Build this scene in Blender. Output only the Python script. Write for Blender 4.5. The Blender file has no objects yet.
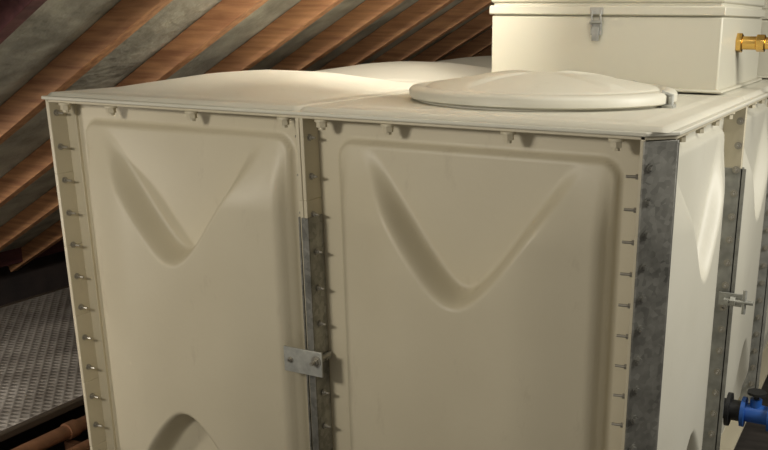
import bpy, math, random
from mathutils import Vector, Matrix
random.seed(4)
S=bpy.context.scene
# ---------------- materials ----------------
def mat(name,col,rough=.5,metal=0,noise=None,bump=None,spec=.5,grime=0):
    m=bpy.data.materials.new(name); m.use_nodes=True
    nt=m.node_tree; b=nt.nodes['Principled BSDF']
    b.inputs['Base Color'].default_value=(*col,1); b.inputs['Roughness'].default_value=rough
    b.inputs['Metallic'].default_value=metal; b.inputs['Specular IOR Level'].default_value=spec
    tc=nt.nodes.new('ShaderNodeTexCoord')
    if noise:
        col2,scale,mapscale=noise
        mp=nt.nodes.new('ShaderNodeMapping'); mp.inputs['Scale'].default_value=mapscale
        n=nt.nodes.new('ShaderNodeTexNoise'); n.inputs['Scale'].default_value=scale; n.inputs['Detail'].default_value=6
        r=nt.nodes.new('ShaderNodeValToRGB'); r.color_ramp.elements[0].position=.35; r.color_ramp.elements[1].position=.68
        r.color_ramp.elements[0].color=(*col,1); r.color_ramp.elements[1].color=(*col2,1)
        nt.links.new(tc.outputs['Object'],mp.inputs[0]); nt.links.new(mp.outputs[0],n.inputs['Vector'])
        nt.links.new(n.outputs['Fac'],r.inputs[0]); out=r.outputs[0]
        if grime:
            mp3=nt.nodes.new('ShaderNodeMapping'); mp3.inputs['Scale'].default_value=(7,7,2.5)
            n3=nt.nodes.new('ShaderNodeTexNoise'); n3.inputs['Scale'].default_value=1.6; n3.inputs['Detail'].default_value=10; n3.inputs['Roughness'].default_value=.7
            r3=nt.nodes.new('ShaderNodeValToRGB'); r3.color_ramp.elements[0].position=.60; r3.color_ramp.elements[1].position=.80
            r3.color_ramp.elements[0].color=(0,0,0,1); r3.color_ramp.elements[1].color=(grime,grime,grime,1)
            mx=nt.nodes.new('ShaderNodeMix'); mx.data_type='RGBA'; mx.inputs[7].default_value=(.24,.18,.11,1)
            nt.links.new(tc.outputs['Object'],mp3.inputs[0]); nt.links.new(mp3.outputs[0],n3.inputs['Vector']); nt.links.new(n3.outputs['Fac'],r3.inputs[0])
            nt.links.new(r3.outputs[0],mx.inputs[0]); nt.links.new(out,mx.inputs[6]); out=mx.outputs[2]
        nt.links.new(out,b.inputs['Base Color'])
    if bump:
        n2=nt.nodes.new('ShaderNodeTexNoise'); n2.inputs['Scale'].default_value=bump[0]; n2.inputs['Detail'].default_value=4
        bp=nt.nodes.new('ShaderNodeBump'); bp.inputs['Strength'].default_value=bump[1]; bp.inputs['Distance'].default_value=.01
        nt.links.new(tc.outputs['Object'],n2.inputs['Vector']); nt.links.new(n2.outputs['Fac'],bp.inputs['Height']); nt.links.new(bp.outputs[0],b.inputs['Normal'])
    return m
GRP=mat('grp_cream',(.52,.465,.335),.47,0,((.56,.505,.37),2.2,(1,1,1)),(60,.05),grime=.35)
GRPT=mat('grp_cream_lit',(.58,.555,.455),.48,0,((.62,.595,.495),3,(1,1,1)),(50,.05),grime=.2)  # lighter copy of the GRP: brighter light on top and side put into colour
BOXM=mat('housing_cream',(.55,.525,.42),.45,0,None,(40,.04))
def galv():
    m=bpy.data.materials.new('galvanised_steel'); m.use_nodes=True; nt=m.node_tree; b=nt.nodes['Principled BSDF']
    b.inputs['Metallic'].default_value=.65; b.inputs['Roughness'].default_value=.42
    tc=nt.nodes.new('ShaderNodeTexCoord'); v=nt.nodes.new('ShaderNodeTexVoronoi'); v.inputs['Scale'].default_value=70
    n=nt.nodes.new('ShaderNodeTexNoise'); n.inputs['Scale'].default_value=9; n.inputs['Detail'].default_value=5
    mx=nt.nodes.new('ShaderNodeMath'); mx.operation='ADD'; s=nt.nodes.new('ShaderNodeMath'); s.operation='MULTIPLY'; s.inputs[1].default_value=.22
    sp=nt.nodes.new('ShaderNodeSeparateColor')
    r=nt.nodes.new('ShaderNodeValToRGB'); r.color_ramp.elements[0].position=.3; r.color_ramp.elements[1].position=1.
    r.color_ramp.elements[0].color=(.10,.098,.085,1); r.color_ramp.elements[1].color=(.42,.41,.36,1)
    nt.links.new(tc.outputs['Object'],v.inputs['Vector']); nt.links.new(tc.outputs['Object'],n.inputs['Vector'])
    nt.links.new(v.outputs['Color'],sp.inputs[0]); nt.links.new(sp.outputs[0],s.inputs[0]); nt.links.new(s.outputs[0],mx.inputs[0]); nt.links.new(n.outputs['Fac'],mx.inputs[1])
    nt.links.new(mx.outputs[0],r.inputs[0]); nt.links.new(r.outputs[0],b.inputs['Base Color'])
    return m
GALV=galv()
ZINC=mat('zinc_bolts',(.34,.32,.27),.4,.6)
GALVL=mat('galvanised_bright',(.46,.46,.41),.5,.4,((.30,.30,.27),30,(1,1,1)))
GALVS=mat('galvanised_dull',(.34,.34,.31),.5,.4,((.22,.22,.20),20,(1,1,1)))
WOOD=mat('rafter_timber',(.50,.26,.12),.6,0,((.29,.13,.06),4,(1.0,14,14)),(30,.2))
RED=mat('red_stained_timber',(.14,.05,.05),.6,0,((.08,.028,.03),5,(8,1,8)),(30,.2))
FELT=mat('roof_felt_insulation',(.42,.40,.32),.8,0,((.22,.21,.165),7,(1,1,1)),(25,.8))
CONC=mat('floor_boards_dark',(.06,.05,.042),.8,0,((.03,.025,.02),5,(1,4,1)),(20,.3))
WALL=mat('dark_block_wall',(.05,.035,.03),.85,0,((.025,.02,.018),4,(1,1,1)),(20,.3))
BRASS=mat('brass',(.75,.48,.14),.25,1)
COPPER=mat('aged_copper',(.30,.15,.08),.45,.4,((.18,.09,.05),12,(1,1,1)))
EDGE=mat('dark_steel_edge',(.10,.08,.06),.5,.5)
BLUE=mat('blue_valve_paint',(.02,.10,.38),.4)
BLACK=mat('black_rubber',(.015,.015,.015),.5)
def chequer():
    m=mat('chequer_plate_steel',(.38,.35,.31),.45,.2,((.20,.18,.155),5,(1,1,1)))
    nt=m.node_tree; b=nt.nodes['Principled BSDF']; tc=nt.nodes.new('ShaderNodeTexCoord')
    outs=[]
    for ang in (45,-45):
        mp=nt.nodes.new('ShaderNodeMapping'); mp.inputs['Rotation'].default_value=(0,0,math.radians(ang))
        w=nt.nodes.new('ShaderNodeTexWave'); w.inputs['Scale'].default_value=8
        nt.links.new(tc.outputs['Object'],mp.inputs[0]); nt.links.new(mp.outputs[0],w.inputs['Vector']); outs.append(w)
    mm=nt.nodes.new('ShaderNodeMath'); mm.operation='MAXIMUM'
    nt.links.new(outs[0].outputs['Fac'],mm.inputs[0]); nt.links.new(outs[1].outputs['Fac'],mm.inputs[1])
    bp=nt.nodes.new('ShaderNodeBump'); bp.inputs['Strength'].default_value=.6; bp.inputs['Distance'].default_value=.010
    nt.links.new(mm.outputs[0],bp.inputs['Height']); nt.links.new(bp.outputs[0],b.inputs['Normal'])
    return m
CHEQ=chequer()
# ---------------- mesh builder ----------------
class MB:
    def __init__(s): s.v=[]; s.f=[]
    def add(s,vs,fs):
        o=len(s.v); s.v+= [tuple(v) for v in vs]; s.f+=[tuple(i+o for i in f) for f in fs]
    def box(s,a,b):
        x0,y0,z0=a; x1,y1,z1=b
        s.add([(x0,y0,z0),(x1,y0,z0),(x1,y1,z0),(x0,y1,z0),(x0,y0,z1),(x1,y0,z1),(x1,y1,z1),(x0,y1,z1)],
              [(0,3,2,1),(4,5,6,7),(0,1,5,4),(1,2,6,5),(2,3,7,6),(3,0,4,7)])
    def prism(s,poly,z0,z1):
        n=len(poly)
        s.add([(x,y,z0) for x,y in poly]+[(x,y,z1) for x,y in poly],
              [tuple(range(n))[::-1],tuple(range(n,2*n))]+[(i,(i+1)%n,n+(i+1)%n,n+i) for i in range(n)])
    def cyl(s,p0,p1,r,n=12,r1=None):
        p0=Vector(p0);p1=Vector(p1); d=(p1-p0).normalized()
        a=d.orthogonal().normalized(); b=d.cross(a); r1=r if r1 is None else r1
        vs=[p0+(a*math.cos(t)+b*math.sin(t))*r for t in [2*math.pi*i/n for i in range(n)]]
        vs+=[p1+(a*math.cos(t)+b*math.sin(t))*r1 for t in [2*math.pi*i/n for i in range(n)]]
        s.add(vs,[tuple(range(n))[::-1],tuple(range(n,2*n))]+[(i,(i+1)%n,n+(i+1)%n,n+i) for i in range(n)])
    def bolt(s,p,d,L=.03,R=.008,washer=True):
        p=Vector(p); d=Vector(d).normalized()
        if washer: s.cyl(p,p+d*.0025,R*1.6,14)
        s.cyl(p+d*.002,p+d*.010,R*1.05,6)
        s.cyl(p+d*.010,p+d*L,R*.55,8)
    def grid(s,fn,nu,nv):
        vs=[fn(i/nu,j/nv) for j in range(nv+1) for i in range(nu+1)]
        fs=[(j*(nu+1)+i,j*(nu+1)+i+1,(j+1)*(nu+1)+i+1,(j+1)*(nu+1)+i) for j in range(nv) for i in range(nu)]
        s.add(vs,fs)
    def lathe(s,prof,c,n=96,mod=None):
        vs=[]
        for (r,z) in prof:
            for i in range(n):
                t=2*math.pi*i/n; zz=z+(mod(r,t) if mod else 0)
                vs.append((c[0]+r*math.cos(t),c[1]+r*math.sin(t),c[2]+zz))
        fs=[(k*n+i,k*n+(i+1)%n,(k+1)*n+(i+1)%n,(k+1)*n+i) for k in range(len(prof)-1) for i in range(n)]
        s.add(vs,fs)
    def obj(s,name,m,parent=None,warp=None,bevel=0,smooth=True,ang=35):
        v=[warp(p) for p in s.v] if warp else s.v
        me=bpy.data.meshes.new(name); me.from_pydata(v,[],s.f); me.update()
        o=bpy.data.objects.new(name,me); S.collection.objects.link(o); me.materials.append(m)
        if smooth:
            me.shade_smooth(); me.set_sharp_from_angle(angle=math.radians(ang))
        if bevel:
            b=o.modifiers.new('bevel','BEVEL'); b.width=bevel; b.segments=2; b.limit_method='ANGLE'
        if parent: o.parent=parent
        return o
def empty(name):
    e=bpy.data.objects.new(name,None); S.collection.objects.link(e); e.empty_display_size=.1; return e
def ss(a,b,x):
    t=min(1,max(0,(x-a)/(b-a))); return t*t*(3-2*t)
def interp(x,pts):
    for (x0,y0),(x1,y1) in zip(pts,pts[1:]):
        if x<=x1: 
            t=max(0,(x-x0)/(x1-x0)); return y0+(y1-y0)*t
    return pts[-1][1]
H=1.50
def warp(p):   # slight real-world bulge/lean of the assembled tank
    x,y,z=p; t=min(1,max(0,-z/1.2))
    return (x+interp(x,[(-2,.02),(-1,.017),(0,0)])*t,y,z)
# ---------------- tank panel relief ----------------
def panel_h(u,v,W=1.0,amp=1.0):
    l,r,t,b=.09,W-.08,.078,H-.078; R=.05
    cx,cy=(l+r)/2,(t+b)/2; qx=abs(u-cx)-(r-l)/2+R; qy=abs(v-cy)-(b-t)/2+R
    d=math.hypot(max(qx,0),max(qy,0))+min(max(qx,qy),0)-R
    plate=ss(.009,-.009,d)*.022
    vv=min(v,H-v); xx=abs(u-cx)
    r0=.15; sl=1.58; q=math.sqrt(r0*r0+(sl*xx)**2); vb=.490+r0-q
    k=(vb-vv)/math.sqrt(1+(sl*sl*xx/q)**2)
    mask=ss(-.010,.036,k)
    side=min(u-l,r-u)
    B=.092*amp*ss(.06,.30,vv)*(.35*ss(-.01,.05,side)+.65*ss(-.02,.26,side))*ss(0,.03,-d)
    return plate+B*(1-mask)
tank=empty('sectional_water_tank')
REC=.076
for i,x0 in enumerate((-2,-1)):
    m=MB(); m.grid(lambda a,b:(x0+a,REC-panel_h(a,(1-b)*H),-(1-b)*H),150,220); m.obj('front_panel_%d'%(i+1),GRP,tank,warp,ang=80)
SX=.06; SY=.07
for i in range(3):
    y0=SY+i
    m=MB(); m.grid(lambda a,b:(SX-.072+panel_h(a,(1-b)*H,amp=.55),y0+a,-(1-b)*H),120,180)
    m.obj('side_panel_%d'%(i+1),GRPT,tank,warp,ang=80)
for i in range(3):
    y0=SY+i
    m=MB(); m.grid(lambda a,b:(-1.955-panel_h(a,(1-b)*H)*.4,y0+1-a,-(1-b)*H),50,80); m.obj('left_panel_%d'%(i+1),GRP,tank,warp,ang=80)
for i in range(2):
    m=MB(); m.grid(lambda a,b:(-1+i-a,SY+3-.06+panel_h(a,(1-b)*H),-(1-b)*H),50,80); m.obj('rear_panel_%d'%(i+1),GRP,tank,ang=80)
fl=MB()
def vbox(x0,y0,x1,y1,z0=-H,z1=0,n=6):
    for k in range(n): fl.box((x0,y0,z0+(z1-z0)*k/n),(x1,y1,z0+(z1-z0)*(k+1)/n))
vbox(-2.006,0,-1.992,REC+.01); vbox(-1.013,.001,-1.001,REC+.01); vbox(-.999,.001,-.987,REC+.01); vbox(-.013,.0,-.001,REC+.01)
for k in range(3): 
    fl.box((-.072+SX,SY+k-.0005+1-.012,-H),(SX,SY+k+1-.0005,0)) 
    if k<2: fl.box((-.072+SX,SY+k+1.0005,-H),(SX,SY+k+1.012,0))
fl.box((-.012,REC-.005,-H),(SX-.003,SY+.008,0))
fl.box((-2,REC-.01,-H),(-1.95,REC+.02,0))
fl.box((-2.0,0,-.014),(-0.0,REC+.01,-.004)); fl.box((-2,0,-H),(0,REC+.01,-H+.012))
fl.prism([(-.01,.0),(0,0),(SX,SY),(SX,3.07),(-.02,3.07),(-.02,.05)],-.014,-.004)
fl.prism([(-.01,.0),(0,0),(SX,SY),(SX,3.07),(-.02,3.07),(-.02,.05)],-H,-H+.012)
fl.obj('panel_flanges',GRP,tank,warp,bevel=.002)
cv=MB()
cv.prism([(-2.012,-.010),(.003,-.010),(SX+.008,SY-.006),(SX+.008,3.08),(-2.012,3.08)],-.005,.006)
cv.obj('cover_rim',GRPT,tank,warp,bevel=.003)
def cover(x0,y0,w,d,peak):
    m=MB()
    def f(a,b):
        e=min(a*w,(1-a)*w,b*d,(1-b)*d)
        ex=min(a,1-a)*w/(w/2); ey=min(b,1-b)*d/(d/2)
        q=1-((1-ex)**6+(1-ey)**6)**(1/6); q=max(0,(q-.14)/.86); q=min(1,q)
        q=q*1.35; q=q if q<.75 else .75+.25*(1-math.exp(-(q-.75)/.25))
        h=.0065+.012*ss(.0,.012,e)+peak*q+.004*ss(.07,.085,e)
        return (x0+a*w,y0+b*d,h)
    m.grid(f,100,100); return m
k=0
for ix in range(2):
    for iy in range(3):
        k+=1
        pk=0.002 if (ix==1 and iy<2) else (.058,.054,.05)[iy]
        if iy==0: y0,d=.004,1.06
        else: y0,d=1.07+(iy-1),.995
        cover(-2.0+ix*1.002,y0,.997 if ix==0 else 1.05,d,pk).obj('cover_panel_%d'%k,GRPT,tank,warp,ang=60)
g=MB()
g.prism([(0.001,-.004),(SX+.003,SY-.004),(SX+.003,SY+.012),(SX-.002,SY+.012),(SX-.002,SY),(-.004,.002),(-.004,-.004)],-H,-.016)
g.obj('corner_angle',GALV,tank,warp,bevel=.001)
g=MB()
g.box((-.986,-.004,-H),(-.981,REC-.006,-.30)); g.box((-1.004,-.006,-H),(-.981,-.001,-.30)); g.box((-1.019,-.0,-H),(-1.014,REC-.01,-.30))
g.obj('centre_seam_angle',GALV,tank,warp)
g=MB()
for k,zt in ((1,-.22),(2,-.22)):
    y=SY+k
    g.box((SX-.060,y-.020,-H),(SX+.018,y-.014,zt)); g.box((SX+.002,y-.02,-H),(SX+.006,y+.02,zt)); g.box((SX-.045,y+.014,-H),(SX+.005,y+.02,zt))
g.obj('side_seam_angles',GALVS,tank,warp)
b=MB()
z=-.05
while z>-1.45:
    b.bolt((-1.992,.026,z),(1,0,0),.032,.007)
    b.bolt((-.987 if z>-.3 else -.981,.030,z-.02),(1,0,0),.020,.0065)
    b.bolt((-1.013,.030,z-.02),(-1,0,0),.022,.0065)
    z-=.112
z=-.06
n=Vector((.7593,-.6508,0))
while z>-1.45:
    b.bolt((-.013,.018,z-.045),(-1,-.15,0),.034,.007)
    for k in (1,2):
        b.bolt((SX-.015,SY+k-.0195,z),(0,-1,0),.03,.008); b.bolt((SX-.02,SY+k+.02,z),(0,1,0),.03,.008)
    z-=.082
b.obj('seam_bolts',ZINC,tank,warp)
b=MB(); z=-.08
while z>-1.45: b.bolt((.012+.0025,.015-.004,z),n,.010,.0075); z-=.082
b.obj('corner_angle_bolts',GALV,tank,warp)
b=MB()
for x in (-1.93,-1.73,-1.40,-1.06,-.93,-.715,-.36,-.075):
    b.cyl((x,.012,-.014),(x,.012,-.021),.020,16); b.cyl((x,.012,-.019),(x,.012,-.036),.0155,6); b.cyl((x,.012,-.03),(x,.012,-.044),.010,8)
for y in [.2+.22*i for i in range(13)]:
    b.cyl((SX-.02,y,-.014),(SX-.02,y,-.02),.017,16); b.cyl((SX-.02,y,-.02),(SX-.02,y,-.036),.0125,6)
b.obj('rim_nuts',GRP,tank,warp)
t=MB()
t.box((-1.09,-.016,-.785),(-.95,-.009,-.705)); t.box((-.98,-.012,-.75),(-.972,REC-.005,-.73))
t.obj('tie_plate',GALVL,tank,warp,bevel=.002)
t=MB()
t.bolt((-.970,-.016,-.735),(0,-1,0),.028,.011); t.bolt((-1.065,-.016,-.745),(0,-1,0),.006,.006)
t.cyl((-.970,-.009,-.735),(-.970,REC-.02,-.735),.007)
t.obj('tie_plate_bolts',ZINC,tank,warp)
t=MB()
t.box((SX-.03,SY+.955,-.70),(SX+.05,SY+.965,-.655)); t.cyl((SX,SY+.93,-.68),(SX,SY+.975,-.68),.008)
t.cyl((SX-.01,SY+.945,-.678),(SX+.09,SY+.945,-.678),.008); t.cyl((SX+.012,SY+.945,-.678),(SX+.03,SY+.945,-.678),.017,6)
t.cyl((SX+.06,SY+.945,-.72),(SX+.06,SY+.945,-.635),.007)
t.obj('side_tie_bracket',GALVL,tank)
t=MB()
for x in (-1.9,-1.0,-.1): t.box((x-.05,.05,-1.65),(x+.05,3.02,-H))
t.obj('support_skids',GALV,tank)
# ---------------- hatch ----------------
hatch=empty('access_hatch'); C=(-.475,.54,.018)
m=MB(); m.lathe([(.385,.0),(.385,.025),(.37,.027)],C); m.obj('collar',GRPT,hatch)
def ribs(r,t):
    if r<.03 or r>.335: return 0
    return .007*ss(.96,1,abs(math.cos(2*t+.9)))*ss(.03,.12,r)*ss(.335,.29,r)
prof=[(.37,.012),(.403,.012),(.408,.016),(.408,.036),(.400,.044),(.374,.049),(.366,.043),(.356,.042),(.350,.048)]
prof+=[(.350*(1-i/24),.049+.038*(1-(1-i/24)**2)) for i in range(1,24)]+[(.002,.087)]
m=MB(); m.lathe(prof,C,180,ribs); m.obj('lid',GRPT,hatch,ang=50)
m=MB()
for a in (-8,60,150):
    t=math.radians(a); cx,cy=C[0]+.41*math.cos(t),C[1]+.41*math.sin(t)
    m.box((cx-.015,cy-.02,.020),(cx+.02,cy+.02,.032)); m.cyl((cx+.008,cy,.02),(cx+.008,cy,.055),.009,12); m.cyl((cx-.02,cy,.066),(cx+.015,cy,.055),.005)
m.obj('clips',GALVL,hatch,bevel=.003)
# ---------------- float valve housings ----------------
def housing(name,x0,x1,y0,y1,zt,latchx=None,lid=.13):
    e=empty(name); zb=.0245
    m=MB(); m.box((x0,y0,zb),(x1,y1,zt)); m.obj('body',BOXM,e,bevel=.006)
    m=MB(); m.box((x0-.02,y0-.02,zb),(x1+.02,y1+.02,zb+.01)); m.obj('base_flange',BOXM,e,bevel=.004)
    m=MB(); m.box((x0-.008,y0-.008,zt+.004),(x1+.008,y1+.008,zt+.035)); m.obj('lid_skirt',BOXM,e,bevel=.004)
    m=MB(); m.box((x0+.004,y0+.004,zt+.0),(x1-.004,y1-.004,zt+lid)); m.box((x0-.004,y0-.004,zt+.045),(x1+.004,y1+.004,zt+lid-.004)); m.obj('lid',BOXM,e,bevel=.008)
    if latchx is not None:
        m=MB()
        m.box((latchx-.020,y0-.010,zt-.065),(latchx+.020,y0-.001,zt-.02)); m.box((latchx-.012,y0-.018,zt-.085),(latchx+.012,y0-.009,zt-.035))
        m.box((latchx-.024,y0-.014,zt+.006),(latchx+.024,y0-.005,zt+.03)); 
        for s in (-1,1): m.cyl((latchx+s*.016,y0-.013,zt-.04),(latchx+s*.016,y0-.013,zt+.02),.0035)
        m.cyl((latchx-.022,y0-.016,zt-.02),(latchx+.022,y0-.016,zt-.02),.006)
        m.obj('toggle_latch',GALVS,e,bevel=.001)
    return e
housing('float_valve_housing',-.90,-.05,1.10,1.95,.275,-.49)
housing('float_valve_housing',-.80,.03,2.15,2.85,.27)
p=empty('brass_pipe_fitting')
m=MB(); y,z=1.40,.187
m.cyl((-.05,y,z),(-.03,y,z),.036,6); m.cyl((-.03,y,z),(.02,y,z),.024,20); m.cyl((.02,y,z),(.05,y,z),.032,6); m.cyl((.05,y,z),(.45,y,z),.022,20)
m.obj('fitting',BRASS,p,bevel=.002)
# ---------------- blue valve ----------------
v=empty('blue_gate_valve'); y,z=1.22,-1.17
m=MB(); m.cyl((.0,y,z),(.12,y,z),.04,24); m.cyl((.065,y,z),(.08,y,z),.065,24); m.obj('outlet_flange',BLACK,v)
m=MB(); m.cyl((.12,y,z),(.22,y,z),.036,24); m.cyl((.12,y,z),(.135,y,z),.058,24); m.cyl((.22,y,z),(.235,y,z),.058,24); m.cyl((.17,y,z),(.17,y,z+.06),.022,16); m.obj('body',BLUE,v)
m=MB(); m.cyl((.17,y,z+.06),(.17,y,z+.085),.01,10); m.cyl((.17,y,z+.08),(.17,y,z+.09),.035,20); m.obj('handwheel',BLACK,v)
m=MB(); m.cyl((.23,y,z),(.34,y,z),.03,20); m.cyl((.34,y,z+.03),(.34,y,-1.65),.03,20); m.obj('outlet_pipe',BLACK,v)
# ---------------- roof ----------------
ANG=math.radians(30); TAN=math.tan(ANG)
X0,Z0=-2.0,.22
def rz(x): return Z0+TAN*(x-X0)
xe=-4.6; xr=1.8; zr=rz(xr)
def slab(name,x0,z0,x1,z1,m_,y0,y1,th=.05):
    m=MB(); m.add([(x0,y0,z0),(x1,y0,z1),(x1,y1,z1),(x0,y1,z0),(x0,y0,z0+th),(x1,y0,z1+th),(x1,y1,z1+th),(x0,y1,z0+th)],
      [(0,3,2,1),(4,5,6,7),(0,1,5,4),(1,2,6,5),(2,3,7,6),(3,0,4,7)]); return m.obj(name,m_,smooth=False)
slab('ceiling_left_slope',xe,rz(xe),xr,zr,FELT,-3,8)
slab('ceiling_right_slope',xr,zr,xr+5,zr-5*TAN,FELT,-3,8)
n=Vector((math.sin(ANG),0,-math.cos(ANG)))
def rafter(mb,y,w=.05,d=.09,xa=xe+.1,xb=xr):
    a=Vector((xa,y,rz(xa)-.002)); c=Vector((xb,y,rz(xb)-.002))
    vs=[]
    for q in (a,c):
        vs+= [q+Vector((0,-w/2,0)),q+Vector((0,w/2,0)),q+Vector((0,w/2,0))+n*d,q+Vector((0,-w/2,0))+n*d]
    mb.add(vs,[(0,1,2,3),(7,6,5,4),(0,4,5,1),(1,5,6,2),(2,6,7,3),(3,7,4,0)])
raf=MB(); rr=MB()
y=-.73
while y<7.9:
    rafter(rr if y<-.1 else raf,y); y+=.48
raf.obj('roof_rafters',WOOD,bevel=.003); rr.obj('roof_rafters_stained',RED,bevel=.003)
m=MB(); m.box((-4.48,-2.9,-1.22),(-4.33,7.9,-1.07)); m.obj('wall_plate_beam',RED,bevel=.004)
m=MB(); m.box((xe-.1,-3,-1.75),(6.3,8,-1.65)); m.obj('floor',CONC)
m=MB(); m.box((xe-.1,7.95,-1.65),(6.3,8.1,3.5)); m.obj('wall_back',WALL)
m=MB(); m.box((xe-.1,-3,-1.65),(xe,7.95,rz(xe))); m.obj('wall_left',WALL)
# ---------------- chequer walkway + pipes ----------------
w=empty('chequer_plate_walkway')
m=MB(); m.box((-4.0,-.7,-1.37),(-2.55,2.4,-1.345)); m.obj('plate',CHEQ,w)
m=MB(); m.box((-2.565,-.7,-1.375),(-2.535,2.4,-1.338)); m.box((-4.01,-.7,-1.375),(-3.98,2.4,-1.338)); m.obj('edge_angles',EDGE,w,bevel=.008)
m=MB()
for yy in (-.5,.7,1.9):
    for xx in (-2.65,-3.9): m.box((xx-.04,yy-.04,-1.65),(xx+.04,yy+.04,-1.37))
m.obj('legs',GALV,w)
p=empty('heating_pipes')
m=MB(); m.cyl((-2.47,-1.5,-1.42),(-2.47,3.5,-1.42),.030,16); m.cyl((-2.37,-1.5,-1.47),(-2.37,3.5,-1.47),.026,16)
for yy in (-.2,.3,.9): m.cyl((-2.47,yy,-1.42),(-2.47,yy+.05,-1.42),.037,16); m.box((-2.49,yy,-1.65),(-2.35,yy+.03,-1.47))
m.obj('pipes',COPPER,p)
# ---------------- lights ----------------
def area(name,loc,target,size,power,col,sy=None,spread=180):
    l=bpy.data.lights.new(name,'AREA'); l.energy=power; l.color=col; l.size=size; l.spread=math.radians(spread)
    if sy: l.shape='RECTANGLE'; l.size_y=sy
    o=bpy.data.objects.new(name,l); S.collection.objects.link(o); o.location=loc
    o.rotation_euler=(Vector(target)-Vector(loc)).to_track_quat('-Z','Y').to_euler(); return o
area('loft_lamp_right',(1.9,.9,.85),(.1,.9,-.3),.3,54,(1,.97,.9),1.0)
area('loft_lamp_top',(.2,.2,1.2),(-.8,1.0,0),.3,9,(1,.96,.88),.9)
area('loft_lamp_front',(-1.3,-2.2,.50),(-.9,0,-.8),.4,27,(1,.94,.84),.3)
area('fill_light_left',(-.9,.5,.95),(-3.0,2.4,0.1),.3,46,(1,.93,.84),.5,130)  # added fill without a fixture, aimed past the front to brighten the rafters
area('fill_light_low',(-3.0,-1.2,-.45),(-3.4,1.4,-1.3),.3,24,(1,.93,.85),.4,140)  # added fill that lifts the dark walkway and pipes, not an actual fitting
wd=bpy.data.worlds.new('w'); S.world=wd; wd.use_nodes=True
wd.node_tree.nodes['Background'].inputs[0].default_value=(1,.94,.85,1); wd.node_tree.nodes['Background'].inputs[1].default_value=.36
# ---------------- camera ----------------
f,pos,yaw,pitch,roll=916.3,(.563,-2.156,.256),-.445,.284,.010
cy,sy=math.cos(yaw),math.sin(yaw)
fw=Vector((sy*math.cos(pitch),cy*math.cos(pitch),-math.sin(pitch))); rt=Vector((cy,-sy,0)); up=rt.cross(fw)
r=rt*math.cos(roll)+up*math.sin(roll); u=-rt*math.sin(roll)+up*math.cos(roll)
M=Matrix(((r.x,u.x,-fw.x,pos[0]),(r.y,u.y,-fw.y,pos[1]),(r.z,u.z,-fw.z,pos[2]),(0,0,0,1)))
c=bpy.data.cameras.new('camera'); c.sensor_width=36; c.lens=36*f/768; c.clip_start=.02
c.shift_x=-83.4/768; c.shift_y=62.9/768
co=bpy.data.objects.new('camera',c); S.collection.objects.link(co); co.matrix_world=M; S.camera=co
S.view_settings.view_transform='Standard'
